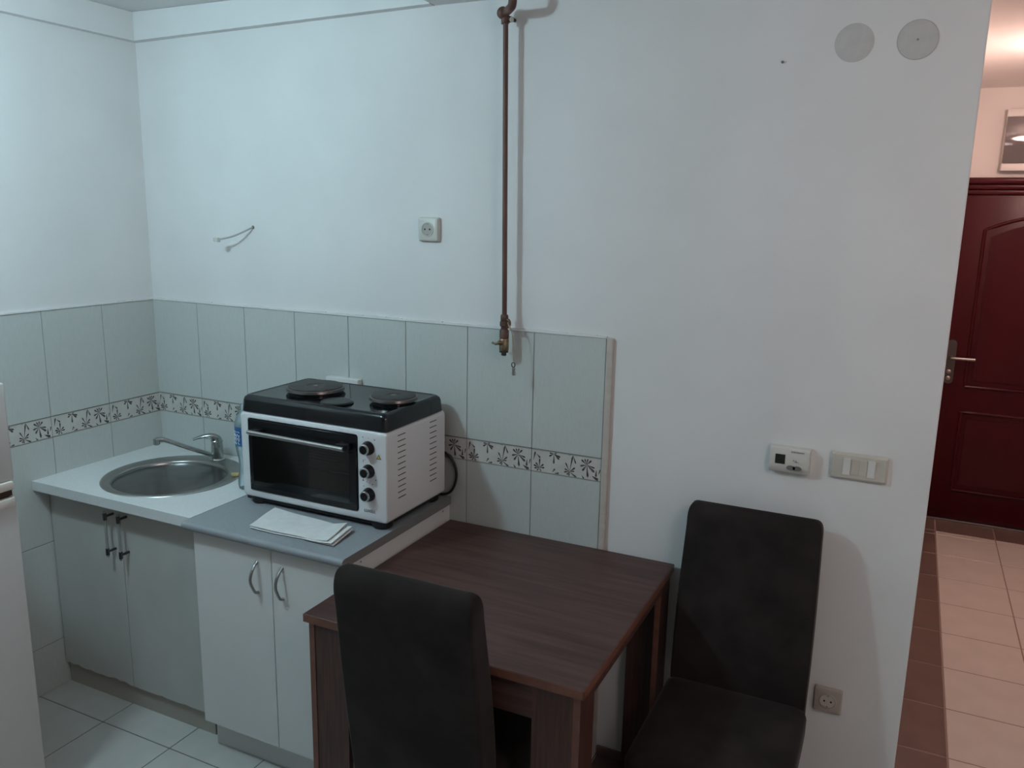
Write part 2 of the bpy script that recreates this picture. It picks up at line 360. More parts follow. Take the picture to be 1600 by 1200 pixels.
# ------------------------------------------------------------------ lamps
def lamp(p, label, base_top):
    col, s, c, r = p
    t = Thing('ceiling_lamp', (c[0], c[1], base_top), label, 'lamp')
    bm = nbm(); lathe(bm, [(.055, 0), (.055, -.012), (.03, -.03), (.028, c[2] + r * .9 - base_top)], (c[0], c[1], base_top - .001), (0, 0, 1), 20); t.part('lamp_base', bm, M['plastw'])
    bm = nbm(); bmesh.ops.create_icosphere(bm, subdivisions=3, radius=r); bmesh.ops.translate(bm, verts=bm.verts, vec=c)
    t.part('glowing_globe', bm, emitter('lamp_glow', col, s))
lamp(LAMP_KITCHEN, 'cool white globe lamp on the raised kitchen ceiling', ZK)
lamp(LAMP_FILL, 'added warm fill globe on the lowered ceiling, right of the view', ZL)
lamp(LAMP_HALL, 'warm globe lamp on the hall ceiling', ZH)

# ------------------------------------------------------------------ sink cabinet + white worktop
sc = Thing('base_cabinet', (.39, -.28, 0), 'aged white sink cabinet with two doors and bar handles', 'cabinet', 'kitchen base cabinets')
bm = nbm()
for lo, hi in (((.02, -.525, .085), (.036, -.012, .812)), ((.752, -.525, .085), (.768, -.012, .812)), ((.036, -.525, .085), (.752, -.012, .101)), ((.036, -.018, .101), (.752, -.012, .812))): box(bm, lo, hi)
sc.part('carcass', bm, M['door_old'], smooth=False)
sc.part('plinth', bx((.012, -.530, .0), (.775, -.514, .0845)), M['plinth'], smooth=False)
def chipped_door(x0, x1, z0, z1, y0, y1):
    random.seed(int(x0 * 1000)); pts = [(x0, z1), (x0, z0)]; n = 16
    for i in range(1, n): pts.append((x0 + (x1 - x0) * i / n, z0 + (random.choice((0, 0, 0, .004, .009)))))
    pts += [(x1, z0), (x1, z1)]
    b = nbm(); prism(b, [(x, y1, z) for x, z in pts], (0, y0 - y1, 0)); return b
for x0, x1, hx in ((.012, .3855, .352), (.3885, .772, .419)):
    d = sc.part('door', chipped_door(x0, x1, .088, .806, -.545, -.527), M['door_old'], smooth=False)
    h = nbm(); tube(h, [(hx, -.580, .612), (hx, -.580, .785)], .0048, 8); hb = sc.part('bar_handle', h, M['bar'], parent=d)
    for z in (.632, .765):
        h = nbm(); tube(h, [(hx, -.5445, z), (hx, -.580, z)], .0048, 8); tube(h, [(hx, -.580, z - .013), (hx, -.580, z + .013)], .0066, 8); sc.part('handle_post', h, M['darkmetal'], parent=d)
# white worktop with a round cut-out for the sink
SINK_C, SINK_R, BOWL_C, BOWL_R = (.3997, -.3082), .2541, (.4085, -.3322), .2045
ZT = .849
def plate_with_hole(x0, x1, y0, y1, z0, z1, c, r, n=48):
    bm = nbm(); ring = []; outer = []
    for k in range(n):
        a = 2 * PI * k / n; dx, dy = math.cos(a), math.sin(a); t = 9
        for lim, s, e in ((x0, dx, c[0]), (x1, dx, c[0]), (y0, dy, c[1]), (y1, dy, c[1])):
            if abs(s) > 1e-6:
                q = (lim - e) / s
                if q > 0: t = min(t, q)
        ring.append((c[0] + r * dx, c[1] + r * dy)); outer.append([c[0] + t * dx, c[1] + t * dy])
    for cx, cy in ((x0, y0), (x0, y1), (x1, y0), (x1, y1)):
        i = min(range(n), key=lambda i: (outer[i][0] - cx) ** 2 + (outer[i][1] - cy) ** 2); outer[i] = [cx, cy]
    loft(bm, [[(*p, z1) for p in ring], [(*p, z1) for p in outer], [(*p, z0) for p in outer], [(*p, z0) for p in ring], [(*p, z1) for p in ring]], cap=False)
    bmesh.ops.remove_doubles(bm, verts=bm.verts, dist=1e-5); return bm
bm = plate_with_hole(.004, .795, -.605, -.008, .813, ZT, BOWL_C, .225)
tag(mk('worktop', bm, M['worktop_w'], origin=(.40, -.31, .813), ang=30), 'white laminate worktop around the round sink', 'worktop', 'kitchen worktops')
# sink
sk = Thing('sink', (*SINK_C, ZT), 'round stainless steel sink set in the white worktop', 'sink')
bm = nbm(); n = 64
def ringp(c, r, z): return [(c[0] + r * math.cos(2 * PI * k / n), c[1] + r * math.sin(2 * PI * k / n), z) for k in range(n)]
loft(bm, [ringp(SINK_C, SINK_R, ZT + .0005), ringp(SINK_C, SINK_R - .002, ZT + .0035), ringp(SINK_C, SINK_R - .008, ZT + .0045), ringp(BOWL_C, BOWL_R + .004, ZT + .0035), ringp(BOWL_C, BOWL_R + .001, ZT + .0025), ringp(BOWL_C, BOWL_R - .002, ZT - .002), ringp(BOWL_C, BOWL_R - .004, ZT - .02)], cap=False)
sk.part('rim', bm, M['steel'], ang=60)
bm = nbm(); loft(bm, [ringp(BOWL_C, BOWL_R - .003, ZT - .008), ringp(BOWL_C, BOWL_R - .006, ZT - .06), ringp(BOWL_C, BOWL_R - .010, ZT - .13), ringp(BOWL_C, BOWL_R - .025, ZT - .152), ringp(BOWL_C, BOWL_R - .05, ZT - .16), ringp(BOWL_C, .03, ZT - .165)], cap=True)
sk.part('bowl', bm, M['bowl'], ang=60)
bm = nbm(); lathe(bm, [(.034, -.1645), (.034, -.161), (.028, -.160), (.012, -.163)], (*BOWL_C, ZT), (0, 0, 1), 24); sk.part('drain', bm, M['chrome'])
oa = math.radians(12); ox, oy = BOWL_C[0] + (BOWL_R - .006) * math.cos(oa), BOWL_C[1] + (BOWL_R - .006) * math.sin(oa)
bm = nbm(); lathe(bm, [(.017, 0), (.017, .005), (.009, .008)], (ox, oy, ZT - .035), (-math.cos(oa), -math.sin(oa), 0), 18); sk.part('overflow_ring', bm, M['darkmetal'])
bm = nbm(); lathe(bm, [(.004, 0), (.004, .010), (.001, .011)], (ox, oy, ZT - .035), (-math.cos(oa), -math.sin(oa), 0), 10); sk.part('overflow_screw', bm, M['chrome'])
# faucet
FZ = ZT + .0045; fx, fy = .408, -.092
fa = Thing('faucet', (fx, fy, FZ), 'chrome single lever mixer tap on the sink rim', 'faucet')
bm = nbm(); lathe(bm, [(.029, 0), (.029, .005), (.025, .009)], (fx, fy, FZ), (0, 0, 1), 24); fa.part('base_ring', bm, M['chrome'])
bm = nbm(); lathe(bm, [(.022, .009), (.0225, .03), (.0225, .055), (.021, .075), (.020, .078)], (fx, fy, FZ), (0, 0, 1), 24); fa.part('body', bm, M['tapchrome'])
bm = nbm(); sp = smooth_path([(fx - .010, fy - .012, FZ + .020), (fx - .05, fy - .07, FZ + .053), (fx - .085, fy - .12, FZ + .083), (fx - .108, fy - .152, FZ + .103), (fx - .118, fy - .167, FZ + .110), (fx - .130, fy - .184, FZ + .109)], 5)
rings = []
for i, p in enumerate(sp):
    d = (sp[min(i + 1, len(sp) - 1)] - sp[max(i - 1, 0)]).normalized(); sd = d.cross(Vector((0, 0, 1))).normalized(); up = sd.cross(d)
    hw, hh = .0125 - .002 * i / len(sp), .0075
    rings.append([p + sd * a + up * b for a, b in rrect(0, 0, hw, hh, .005, 3)])
loft(bm, rings); fa.part('spout', bm, M['tapchrome'])
bm = nbm(); lathe(bm, [(.0125, .004), (.0125, -.016), (.010, -.018)], (fx - .128, fy - .181, FZ + .108), (0, 0, 1), 18); fa.part('aerator', bm, M['tapchrome'])
bm = nbm(); lv = smooth_path([(fx, fy, FZ + .0785), (fx - .001, fy - .001, FZ + .088), (fx - .016, fy - .014, FZ + .100), (fx - .042, fy - .037, FZ + .099), (fx - .066, fy - .058, FZ + .090)], 6); rings = []
for i, p in enumerate(lv):
    d = (lv[min(i + 1, len(lv) - 1)] - lv[max(i - 1, 0)]).normalized(); sd = Vector((.66, -.75, 0)).normalized(); up = sd.cross(d).normalized(); t = i / (len(lv) - 1)
    hw, hh = .0215 - .010 * t, .0215 * (1 - t) ** 1.6 + .0030
    rings.append([p + sd * a + up * b for a, b in rrect(0, 0, hw, hh, min(hw, hh) * .9, 4)])
loft(bm, rings); fa.part('lever', bm, M['tapchrome'], ang=60)
# bottle
bt = Thing('bottle', (.747, -.283, ZT), 'clear plastic bottle with blue label between sink and oven', 'bottle')
bm = nbm(); lathe(bm, [(.026, .0005), (.032, .004), (.0345, .018), (.034, .036), (.029, .055), (.0275, .085), (.030, .115), (.037, .155), (.0385, .165), (.0385, .235), (.037, .25), (.028, .275), (.014, .292), (.0135, .305)], (.747, -.283, ZT), (0, 0, 1), 28)
bo = bt.part('body', bm, M['bottle'], ang=70)
bm = nbm(); lathe(bm, [(.0388, .166), (.0388, .236)], (.747, -.283, ZT), (0, 0, 1), 28, cap=False); lb = bt.part('label_band', bm, M['blue'])
bm = nbm()
def on_label(pts, wd):
    P3 = [Vector((.747 + .0392 * math.cos(math.radians(a)), -.283 + .0392 * math.sin(math.radians(a)), ZT + h)) for a, h in pts]; tube(bm, smooth_path(P3, 3), wd, 5)
for base in (232, 252, 272):
    on_label([(base - 8, .212), (base, .202), (base + 7, .208), (base + 3, .198), (base - 5, .194), (base + 2, .188), (base + 8, .196)], .0016)
    on_label([(base + 6, .187), (base - 4, .180), (base + 5, .173)], .0016); on_label([(base - 6, .220), (base + 8, .216)], .0012)
bt.part('label_print', bm, M['labelwhite'], parent=lb)
bm = nbm(); lathe(bm, [(.0155, .2945), (.0155, .312), (.014, .314)], (.747, -.283, ZT), (0, 0, 1), 20); bt.part('cap', bm, M['bottle'])
bm = nbm(); prism(bm, [(.598, -.216, ZT + .0048), (.620, -.194, ZT + .0048), (.632, -.212, ZT + .0048), (.614, -.228, ZT + .0048)], (0, 0, .011)); bmesh.ops.bevel(bm, geom=bm.edges[:], offset=.002, segments=2, affect='EDGES')
tag(mk('sponge_scrap', bm, M['sponge'], origin=(.615, -.212, ZT + .0048)), 'small yellow sponge scrap on the sink rim beside bottle', 'sponge')

# ------------------------------------------------------------------ grey-topped cabinet
gc = Thing('base_cabinet', (1.125, -.31, 0), 'white two door cabinet with bow handles under grey worktop', 'cabinet', 'kitchen base cabinets')
bm = nbm()
for lo, hi in (((.812, -.592, .118), (.828, -.010, .820)), ((.828, -.592, .118), (1.416, -.010, .134)), ((.828, -.016, .134), (1.416, -.010, .820))): box(bm, lo, hi)
gc.part('carcass', bm, M['door_new'], smooth=False)
sp_ = gc.part('side_panel', bx((1.4165, -.592, .0), (1.433, -.008, .820), .0006, 1), M['door_new'], smooth=False)
for y, z in ((-.545, .806), (-.055, .806), (-.545, .70), (-.055, .70)):
    bm = nbm(); lathe(bm, [(.0035, 0), (.0030, .0006)], (1.433, y, z), (1, 0, 0), 10); gc.part('screw_hole', bm, M['grey'], parent=sp_)
gc.part('plinth', bx((.812, -.558, .0), (1.416, -.542, .1175)), M['door_new'], smooth=False)
for x0, x1, hx in ((.814, 1.1390, 1.083), (1.1415, 1.4325, 1.184)):
    d = gc.part('door', bx((x0, -.611, .118), (x1, -.593, .818), .001, 1), M['door_new'], smooth=False)
    bm = nbm(); pth = smooth_path([(hx, -.611, .655), (hx, -.627, .662), (hx, -.641, .690), (hx, -.645, .708), (hx, -.640, .728), (hx, -.626, .748), (hx, -.611, .758)], 4)
    tube(bm, pth, [.006 if i in (0, len(pth) - 1) else .0046 for i in range(len(pth))], 8); gc.part('bow_handle', bm, M['satin'], parent=d)
gw = Thing('worktop', (1.12, -.33, .8205), 'grey laminate worktop under the mini oven', 'worktop', 'kitchen worktops')
bm = nbm(); pr = [(-.010, .8205), (-.630, .8205), (-.640, .824), (-.645, .832), (-.644, .841), (-.639, .8465), (-.630, ZT), (-.010, ZT)]
prism(bm, [(.798, y, z) for y, z in pr], (.640, 0, 0)); gw.part('top', bm, M['worktop_g'], ang=60)
bm = nbm(); prism(bm, [(1.4381, y, z) for y, z in pr], (.0012, 0, 0)); gw.part('end_band', bm, M['gedge'])

# folded napkin
nk = Thing('napkin', (1.16, -.50, ZT), 'folded white cotton napkin lying before the mini oven', 'napkin')
A, B, C_, D = Vector((.988, -.418, 0)), Vector((1.027, -.581, 0)), Vector((1.318, -.447, 0)), Vector((1.337, -.573, 0))
def sheet(u0, u1, v0, v1, zfun, th, n=22, m=10):
    bm = nbm(); top = []; bot = []
    for i in range(n + 1):
        a, b = [], []
        for j in range(m + 1):
            u = u0 + (u1 - u0) * i / n; v = v0 + (v1 - v0) * j / m
            p = (A * (1 - u) + C_ * u) * (1 - v) + (B * (1 - u) + D * u) * v
            edge = .0025 * math.sin(9 * u + 2) if j in (0, m) else 0
            z = ZT + zfun(u, v); a.append(bm.verts.new((p.x, p.y + edge, z + th))); b.append(bm.verts.new((p.x, p.y + edge, z)))
        top.append(a); bot.append(b)
    for i in range(n):
        for j in range(m):
            bm.faces.new((top[i][j], top[i + 1][j], top[i + 1][j + 1], top[i][j + 1])); bm.faces.new((bot[i][j], bot[i][j + 1], bot[i + 1][j + 1], bot[i + 1][j]))
    for i in range(n):
        for r in (0, m): bm.faces.new((top[i][r], bot[i][r], bot[i + 1][r], top[i + 1][r]))
    for j in range(m):
        for r in (0, n): bm.faces.new((top[r][j], top[r][j + 1], bot[r][j + 1], bot[r][j]))
    return bm
wav = lambda u, v: .0014 * math.sin(7 * u + 3 * v) * math.sin(5 * v + u) + .0022 * math.exp(-((u - .36) ** 2 + (v - .55) ** 2) * 60)
crl = lambda u: max(0, u - .80)
nk.part('lower_fold', sheet(.02, 1.03, .03, .99, lambda u, v: .0005 + .02 * crl(u) * v * .3, .0020), M['cotton'])
nk.part('middle_fold', sheet(.01, 1.06, .02, 1.02, lambda u, v: .0032 + .028 * crl(u) * (1.1 - v) + .0004 * math.sin(8 * u), .0018), M['cotton'])
nk.part('turned_fold', sheet(.70, 1.045, .01, 1.05, lambda u, v: .0056 + .050 * crl(u) * (1.05 - .5 * v), .0016), M['cotton'])
nk.part('upper_fold', sheet(0, .985, 0, 1.0, lambda u, v: .0080 + .085 * crl(u) * (1.05 - .6 * v) + wav(u, v), .0020), M['cotton'])

# ------------------------------------------------------------------ mini oven with hot plates
ov = Thing('mini_oven', (1.135, -.22, ZT), 'white mini oven with black hob top and two hot plates', 'oven')
X0, X1, Y0, Y1, Z0, Z1 = .838, 1.434, -.402, -.046, .874, 1.173
bm = nbm()
GX0, GX1, GZ0, GZ1 = .874, 1.322, .901, 1.153
# rounded front frame with the door opening, then the shell behind it
rr = rrect((X0 + X1) / 2, (Z0 + Z1) / 2, (X1 - X0) / 2, (Z1 - Z0) / 2, .014, 4); ri = rrect((GX0 + GX1) / 2, (GZ0 + GZ1) / 2, (GX1 - GX0) / 2, (GZ1 - GZ0) / 2, .008, 4)
rs = rrect((X0 + X1) / 2, (Z0 + Z1) / 2, (X1 - X0) / 2 - .006, (Z1 - Z0) / 2 - .006, .010, 4)
loft(bm, [[(x, Y0 + .25, z) for x, z in ri], [(x, Y0 + .004, z) for x, z in ri], [(x, Y0, z) for x, z in rrect((GX0 + GX1) / 2, (GZ0 + GZ1) / 2, (GX1 - GX0) / 2 + .003, (GZ1 - GZ0) / 2 + .003, .010, 4)], [(x, Y0, z) for x, z in rs],
          [(x, Y0 + .002, z) for x, z in rrect((X0 + X1) / 2, (Z0 + Z1) / 2, (X1 - X0) / 2 - .002, (Z1 - Z0) / 2 - .002, .013, 4)], [(x, Y0 + .008, z) for x, z in rr], [(x, Y1, z) for x, z in rr]], cap=False)
ov.part('body', bm, M['ovenwhite'], ang=50)
ov.part('back_panel', bx((X0 + .012, Y1 - .004, Z0 + .012), (X1 - .012, Y1 + .001, Z1 - .012)), M['darkmetal'], smooth=False)
cv = nbm()
for lo, hi in (((GX0, Y0 + .02, GZ0), (GX0 + .004, Y1 - .05, GZ1)), ((GX1 - .004, Y0 + .02, GZ0), (GX1, Y1 - .05, GZ1)), ((GX0, Y0 + .02, GZ0), (GX1, Y1 - .05, GZ0 + .004)), ((GX0, Y0 + .02, GZ1 - .004), (GX1, Y1 - .05, GZ1)), ((GX0, Y1 - .054, GZ0), (GX1, Y1 - .05, GZ1))): box(cv, lo, hi)
ov.part('cavity', cv, M['cavity'], smooth=False)
bm = nbm()
for k in range(9):
    y = Y0 + .05 + k * .028; tube(bm, [(GX0 + .006, y, 1.000), (GX1 - .006, y, 1.000)], .0016, 6)
tube(bm, [(GX0 + .008, Y0 + .040, 1.002), (GX1 - .008, Y0 + .040, 1.002)], .0030, 8)
for x in (GX0 + .008, GX1 - .008): tube(bm, [(x, Y0 + .045, 1.000), (x, Y0 + .28, 1.000)], .002, 6)
ov.part('wire_rack', bm, M['chrome'])
# door
dr = nbm(); DY = Y0 - .004
def fr(x0, x1, z0, z1): box(dr, (x0, DY, z0), (x1, DY + .014, z1), .0015, 1)
fr(GX0 + .001, GX1 - .001, GZ1 - .058, GZ1 - .001); fr(GX0 + .001, GX1 - .001, GZ0 + .001, GZ0 + .024); fr(GX0 + .001, GX0 + .022, GZ0 + .0245, GZ1 - .0585); fr(GX1 - .032, GX1 - .001, GZ0 + .0245, GZ1 - .0585)
do = ov.part('oven_door', dr, M['black'])
ov.part('door_glass', bx((GX0 + .018, DY - .0012, GZ0 + .020), (GX1 - .028, DY - .0002, GZ1 - .054)), M['glass'], parent=do, smooth=False)
HZ = 1.110; HYY = DY - .036
bm = nbm(); tube(bm, [(.908, HYY, HZ + .008), (1.298, HYY, HZ + .003)], .0078, 14); ov.part('handle_bar', bm, M['satin'], parent=do)
for x in (.925, 1.279): ov.part('handle_mount', bx((x - .014, HYY + .002, HZ - .006), (x + .026, DY + .001, HZ + .018), .005), M['black'], parent=do)
# hob top
bm = nbm(); hx, hy = (X1 - X0) / 2, (Y1 - Y0) / 2; cx, cy = (X0 + X1) / 2, (Y0 + Y1) / 2; ZB = 1.231
def hr(dx, r, z): return [(x, y, z) for x, y in rrect(cx, cy, hx - dx, hy - dx, r, 5)]
loft(bm, [hr(.004, .016, Z1 + .0005), hr(.002, .018, Z1 + .003), hr(.005, .018, ZB - .018), hr(.008, .018, ZB - .008), hr(.015, .018, ZB - .001), hr(.020, .016, ZB + .0005), hr(.025, .014, ZB - .0015), hr(.03, .012, ZB - .002)])
ov.part('hob_top', bm, M['ovenblack'], ang=35)
for (bx_, by_, br) in ((1.0254, -.2302, .0985), (1.3405, -.2206, .079)):
    bm = nbm(); lathe(bm, [(br - .010, 0), (br - .009, .0075), (br - .013, .012)], (bx_, by_, ZB - .0018), (0, 0, 1), 48); pl = ov.part('burner_pan', bm, M['ovenblack'], ang=50)
    bm = nbm(); lathe(bm, [(br - .012, .0080), (br + .001, .0090), (br + .002, .0105), (br, .0175), (br - .003, .0195), (br - .006, .0195)], (bx_, by_, ZB - .0018), (0, 0, 1), 48, cap=False); ov.part('steel_ring', bm, M['burnring'], parent=pl)
    bm = nbm(); lathe(bm, [(br - .005, .0140), (br - .005, .0215), (br - .008, .0235), (br * .30, .0230), (br * .28, .0215), (.0005, .0215)], (bx_, by_, ZB - .0018), (0, 0, 1), 48); ov.part('hot_plate', bm, M['burner'], ang=35, parent=pl)
    bm = nbm(); lathe(bm, [(.010, .0216), (.009, .0226), (.004, .0226)], (bx_, by_, ZB - .0018), (0, 0, 1), 14); ov.part('plate_boss', bm, M['burnring'], parent=pl)
bm = nbm(); lathe(bm, [(.053, 0), (.055, .003), (.052, .0065), (.045, .0072)], (1.1918, -.330, ZB - .0018), (0, 0, 1), 40); ov.part('hob_cover_disc', bm, M['black'], ang=50)
# knobs, prints, vents, feet
for z in (1.118, 1.042, .965):
    bm = nbm(); lathe(bm, [(.0225, 0), (.0225, .006), (.0195, .010), (.0185, .020), (.0170, .024)], (1.366, Y0 - .0003, z), (0, -1, 0), 28); kb = ov.part('knob', bm, M['black'])
    bm = nbm(); lathe(bm, [(.0172, .0235), (.0172, .0275), (.0150, .029), (.0135, .029)], (1.366, Y0 - .0003, z), (0, -1, 0), 28, cap=False); ov.part('chrome_ring', bm, M['chrome'], parent=kb)
    bm = nbm(); lathe(bm, [(.0148, .024), (.0135, .0275), (.002, .0282)], (1.366, Y0 - .0003, z), (0, -1, 0), 24); ov.part('knob_cap', bm, M['black'], parent=kb)
bm = text_mesh('LUXELL', .0130); bmesh.ops.translate(bm, verts=bm.verts, vec=(1.3675, Y0 - .0005, .9085)); ov.part('brand_lettering', bm, M['ink'], smooth=False)
tri = lambda r: [(1.4045 + r * math.sin(a), Y0 - .0004, 1.0915 + r * math.cos(a)) for a in (0, 2 * PI / 3, 4 * PI / 3)]
bm = nbm(); prism(bm, tri(.0108), (0, -.0003, 0)); wt = ov.part('warning_triangle', bm, M['ink'], smooth=False)
bm = nbm(); prism(bm, [(x, y - .0004, z) for x, y, z in tri(.0078)], (0, -.0002, 0)); ov.part('triangle_fill', bm, M['yellow'], parent=wt, smooth=False)
bm = nbm()
for x, z, s in ((1.345, 1.151, .0016), (1.366, 1.150, .001), (1.389, 1.147, .0018), (1.346, 1.076, .0014), (1.345, 1.071, .0014), (1.353, 1.078, .001), (1.388, 1.040, .001), (1.392, 1.016, .0018), (1.357, 1.006, .0014), (1.368, 1.004, .0012), (1.379, 1.000, .0018), (1.345, .990, .0014), (1.362, 1.012, .001), (1.372, 1.010, .001)):
    box(bm, (x - s, Y0 - .0004, z - s), (x + s, Y0 - .0001, z + s))
tag(ov.part('dial_marks', bm, M['ink'], smooth=False), kind='stuff')
bm = nbm(); lathe(bm, [(.003, 0), (.002, .001)], (1.3435, Y0 - .0002, 1.009), (0, -1, 0), 10); ov.part('indicator_lamp', bm, M['red'])
slot = None
for y0, y1 in ((-.340, -.296), (-.146, -.102)):
    for k in range(12):
        z = 1.152 - .0189 * k
        if slot is None:
            b = nbm(); prism(b, [(0, -.022, -.0012), (0, .022, -.0012), (0, .022, .0012), (0, -.022, .0012)], (.0007, 0, 0)); prism(b, [(0, -.023, .0012), (0, .023, .0012), (0, .023, .0040)], (.0022, 0, 0)) if False else None
            slot = bpy.data.meshes.new('vent_slot'); b.to_mesh(slot); b.free(); slot.materials.append(M['hole'])
        o = bpy.data.objects.new('vent_slot', slot); COL.objects.link(o); o.parent = ov.o; o.location = Vector((X1 + .0001, (y0 + y1) / 2, z)) - ov.loc
for x in (.888, 1.390):
    for y in (-.365, -.080):
        bm = nbm(); lathe(bm, [(.029, .0003), (.033, .004), (.036, .014), (.037, .0255)], (x, y, ZT), (0, 0, 1), 20); ov.part('foot', bm, M['rubber'])
ov.part('shade_base_pan', bx((X0 + .006, Y0 + .010, ZT + .012), (X1 - .012, Y1 - .012, Z0 + .002), .003), M['rubber'])  # black pan, enlarged so its colour stands for the shadow under the oven
bm = nbm(); tube(bm, smooth_path([(1.36, -.046, .985), (1.375, -.030, 1.010), (1.420, -.020, 1.012), (1.452, -.018, .985), (1.466, -.018, .940), (1.456, -.019, .890), (1.428, -.022, .861), (1.36, -.026, .854), (1.25, -.026, .854)], 6), .0048, 8); ov.part('power_cable', bm, M['cable'])

# ------------------------------------------------------------------ wall fittings
def socket(x, z, s, label, mats=('plast', 'sockin'), y=0.0, dep=.020):
    t = Thing('wall_socket', (x, y, z - s), label, 'socket', 'single wall sockets')
    bm = nbm(); loft(bm, [[(a, y - .0003, b) for a, b in rrect(x, z, s, s, .006, 3)], [(a, y - dep * .55, b) for a, b in rrect(x, z, s, s, .006, 3)], [(a, y - dep * .85, b) for a, b in rrect(x, z, s - .003, s - .003, .006, 3)], [(a, y - dep, b) for a, b in rrect(x, z, s - .009, s - .009, .005, 3)]]); t.part('cover_plate', bm, M[mats[0]], ang=30)
    bm = nbm(); lathe(bm, [(.0255, 0), (.0235, .0025), (.0215, .0025)], (x, y - dep + .0002, z), (0, -1, 0), 28, cap=False); t.part('socket_ring', bm, M[mats[0]])
    bm = nbm(); lathe(bm, [(.0213, 0), (.0213, .0009)], (x, y - dep + .0002, z), (0, -1, 0), 28); wl = t.part('socket_well', bm, M[mats[1]])
    for dx in (-.0095, .0095):
        bm = nbm(); lathe(bm, [(.0030, .0009), (.0030, .0014)], (x + dx, y - dep + .0002, z), (0, -1, 0), 12); t.part('pin_hole', bm, M['hole'], parent=wl)
    for sz in (-1, 1): t.part('earth_clip', bx((x - .0025, y - dep - .003, z + sz * .018 - .002), (x + .0025, y - dep, z + sz * .018 + .002)), M['satin'], parent=wl)
socket(1.3495, 1.789, .0405, 'cream single wall socket above the tiles beside the pipe')
socket(2.752, .423, .040, 'yellowed wall socket low down beside the right chair', ('plastd', 'plastb'), 0, .014)
dsk = Thing('double_socket', (.987, 0, 1.160), 'white double socket box peeking out behind the oven', 'socket')
dsk.part('cover_plate', bx((.914, -.036, 1.160), (1.060, -.0062, 1.2390), .004), M['plastw'])
for x in (.950, 1.024):
    bm = nbm(); lathe(bm, [(.021, 0), (.021, .001)], (x, -.036, 1.199), (0, -1, 0), 24); dsk.part('socket_well', bm, M['sockin'])
# switch plate
sp = Thing('switch_plate', (2.769, 0, 1.12), 'beige light switch plate with four modules right of the thermostat', 'light switch')
bm = nbm(); x, z, a, b = 2.768, 1.1605, .076, .0385
loft(bm, [[(p, -.0003, q) for p, q in rrect(x, z, a, b, .003, 2)], [(p, -.008, q) for p, q in rrect(x, z, a, b, .003, 2)], [(p, -.013, q) for p, q in rrect(x, z, a - .006, b - .006, .003, 2)]]); sp.part('cover_plate', bm, M['plastb'], ang=25)
for i, x in enumerate((2.736, 2.7575, 2.7795, 2.801)):
    if i in (0, 3):
        bm = nbm(); prism(bm, [(x - .0095, -.0128, 1.137), (x - .0095, -.0128, 1.185), (x - .0095, -.020, 1.185), (x - .0095, -.0155, 1.160), (x - .0095, -.0165, 1.137)], (.019, 0, 0)); sp.part('rocker', bm, M['plastw'], ang=20)
    else: sp.part('blank_insert', bx((x - .010, -.0140, 1.138), (x + .010, -.0128, 1.184), .0005, 1), M['plastb'])
# thermostat
th = Thing('thermostat', (2.582, 0, 1.115), 'cream room thermostat with small dark screen left of the switches', 'thermostat')
tx0, tx1, tz0, tz1 = 2.525, 2.638, 1.121, 1.196
bm = nbm(); prism(bm, [(tx0, -.0003, tz0), (tx0, -.0003, tz1), (tx0, -.026, tz1), (tx0, -.030, tz1 - .006), (tx0, -.031, tz0 + .026), (tx0, -.027, tz0 + .008), (tx0, -.022, tz0)], (tx1 - tx0, 0, 0)); bmesh.ops.bevel(bm, geom=[e for e in bm.edges if abs((e.verts[0].co - e.verts[1].co).x) < 1e-5 and e.calc_length() > .001 and max(v.co.y for v in e.verts) < -.001], offset=.002, segments=2, affect='EDGES')
th.part('case', bm, M['plast'], ang=35)
th.part('screen', bx((2.542, -.0322, 1.147), (2.570, -.0303, 1.176), .0008, 1), M['lcd'])
for cx_, r_ in ((2.588, .0125), (2.605, .0125)):
    bm = nbm(); prism(bm, [(cx_ + r_ * math.cos(2 * PI * k / 18), -.0285, 1.138 + .0072 * math.sin(2 * PI * k / 18)) for k in range(18)], (0, -.0035, 0)); th.part('button', bm, M['grey'])
bm = nbm(); random.seed(5)
for k in range(9): box(bm, (2.585 + k * .0042, -.0311, 1.1845 - random.random() * .0012), (2.5876 + k * .0042, -.0303, 1.1875 + random.random() * .0012))
th.part('maker_print', bm, M['greyink'], smooth=False)
bm = nbm(); box(bm, (2.592, -.0322, 1.160), (2.596, -.0306, 1.163)); box(bm, (2.599, -.0322, 1.156), (2.602, -.0306, 1.162)); box(bm, (2.596, -.0322, 1.1565), (2.608, -.0306, 1.1575)); th.part('symbol_print', bm, M['greyink'], smooth=False)
# filled vent holes and a nail stub
def disc(x, z, r, label, dot):
    t = Thing('wall_patch', (x, 0, z - r), label, 'wall patch', 'filled round vent holes')
    bm = nbm(); lathe(bm, [(r, .0002), (r, .0012), (r - .002, .0018), (r * .5, .0020), (.001, .0020)], (x, 0, z), (0, -1, 0), 40); t.part('filler_disc', bm, M['patch'])
    if dot:
        bm = nbm(); lathe(bm, [(.0032, .0019), (.0025, .0024)], (x, 0, z), (0, -1, 0), 12); t.part('centre_mark', bm, M['greyink'])
        bm = nbm(); lathe(bm, [(r, .0004), (r - .0006, .0021), (r - .0022, .0021)], (x, 0, z), (0, -1, 0), 40, cap=False); t.part('rim_line', bm, M['patchd'])
disc(2.646, 2.304, .0485, 'plain grey round plaster patch, left of two high on wall', False)
disc(2.797, 2.302, .0490, 'round plaster patch with centre mark, right of two high on wall', True)
bm = nbm(); lathe(bm, [(.0035, .0002), (.003, .006), (.001, .007)], (2.468, 0, 2.266), (0, -1, 0), 10); tag(mk('wall_plug', bm, M['grey'], origin=(2.468, 0, 2.266)), 'tiny grey plug in the bare wall left of the round patches', 'wall plug')
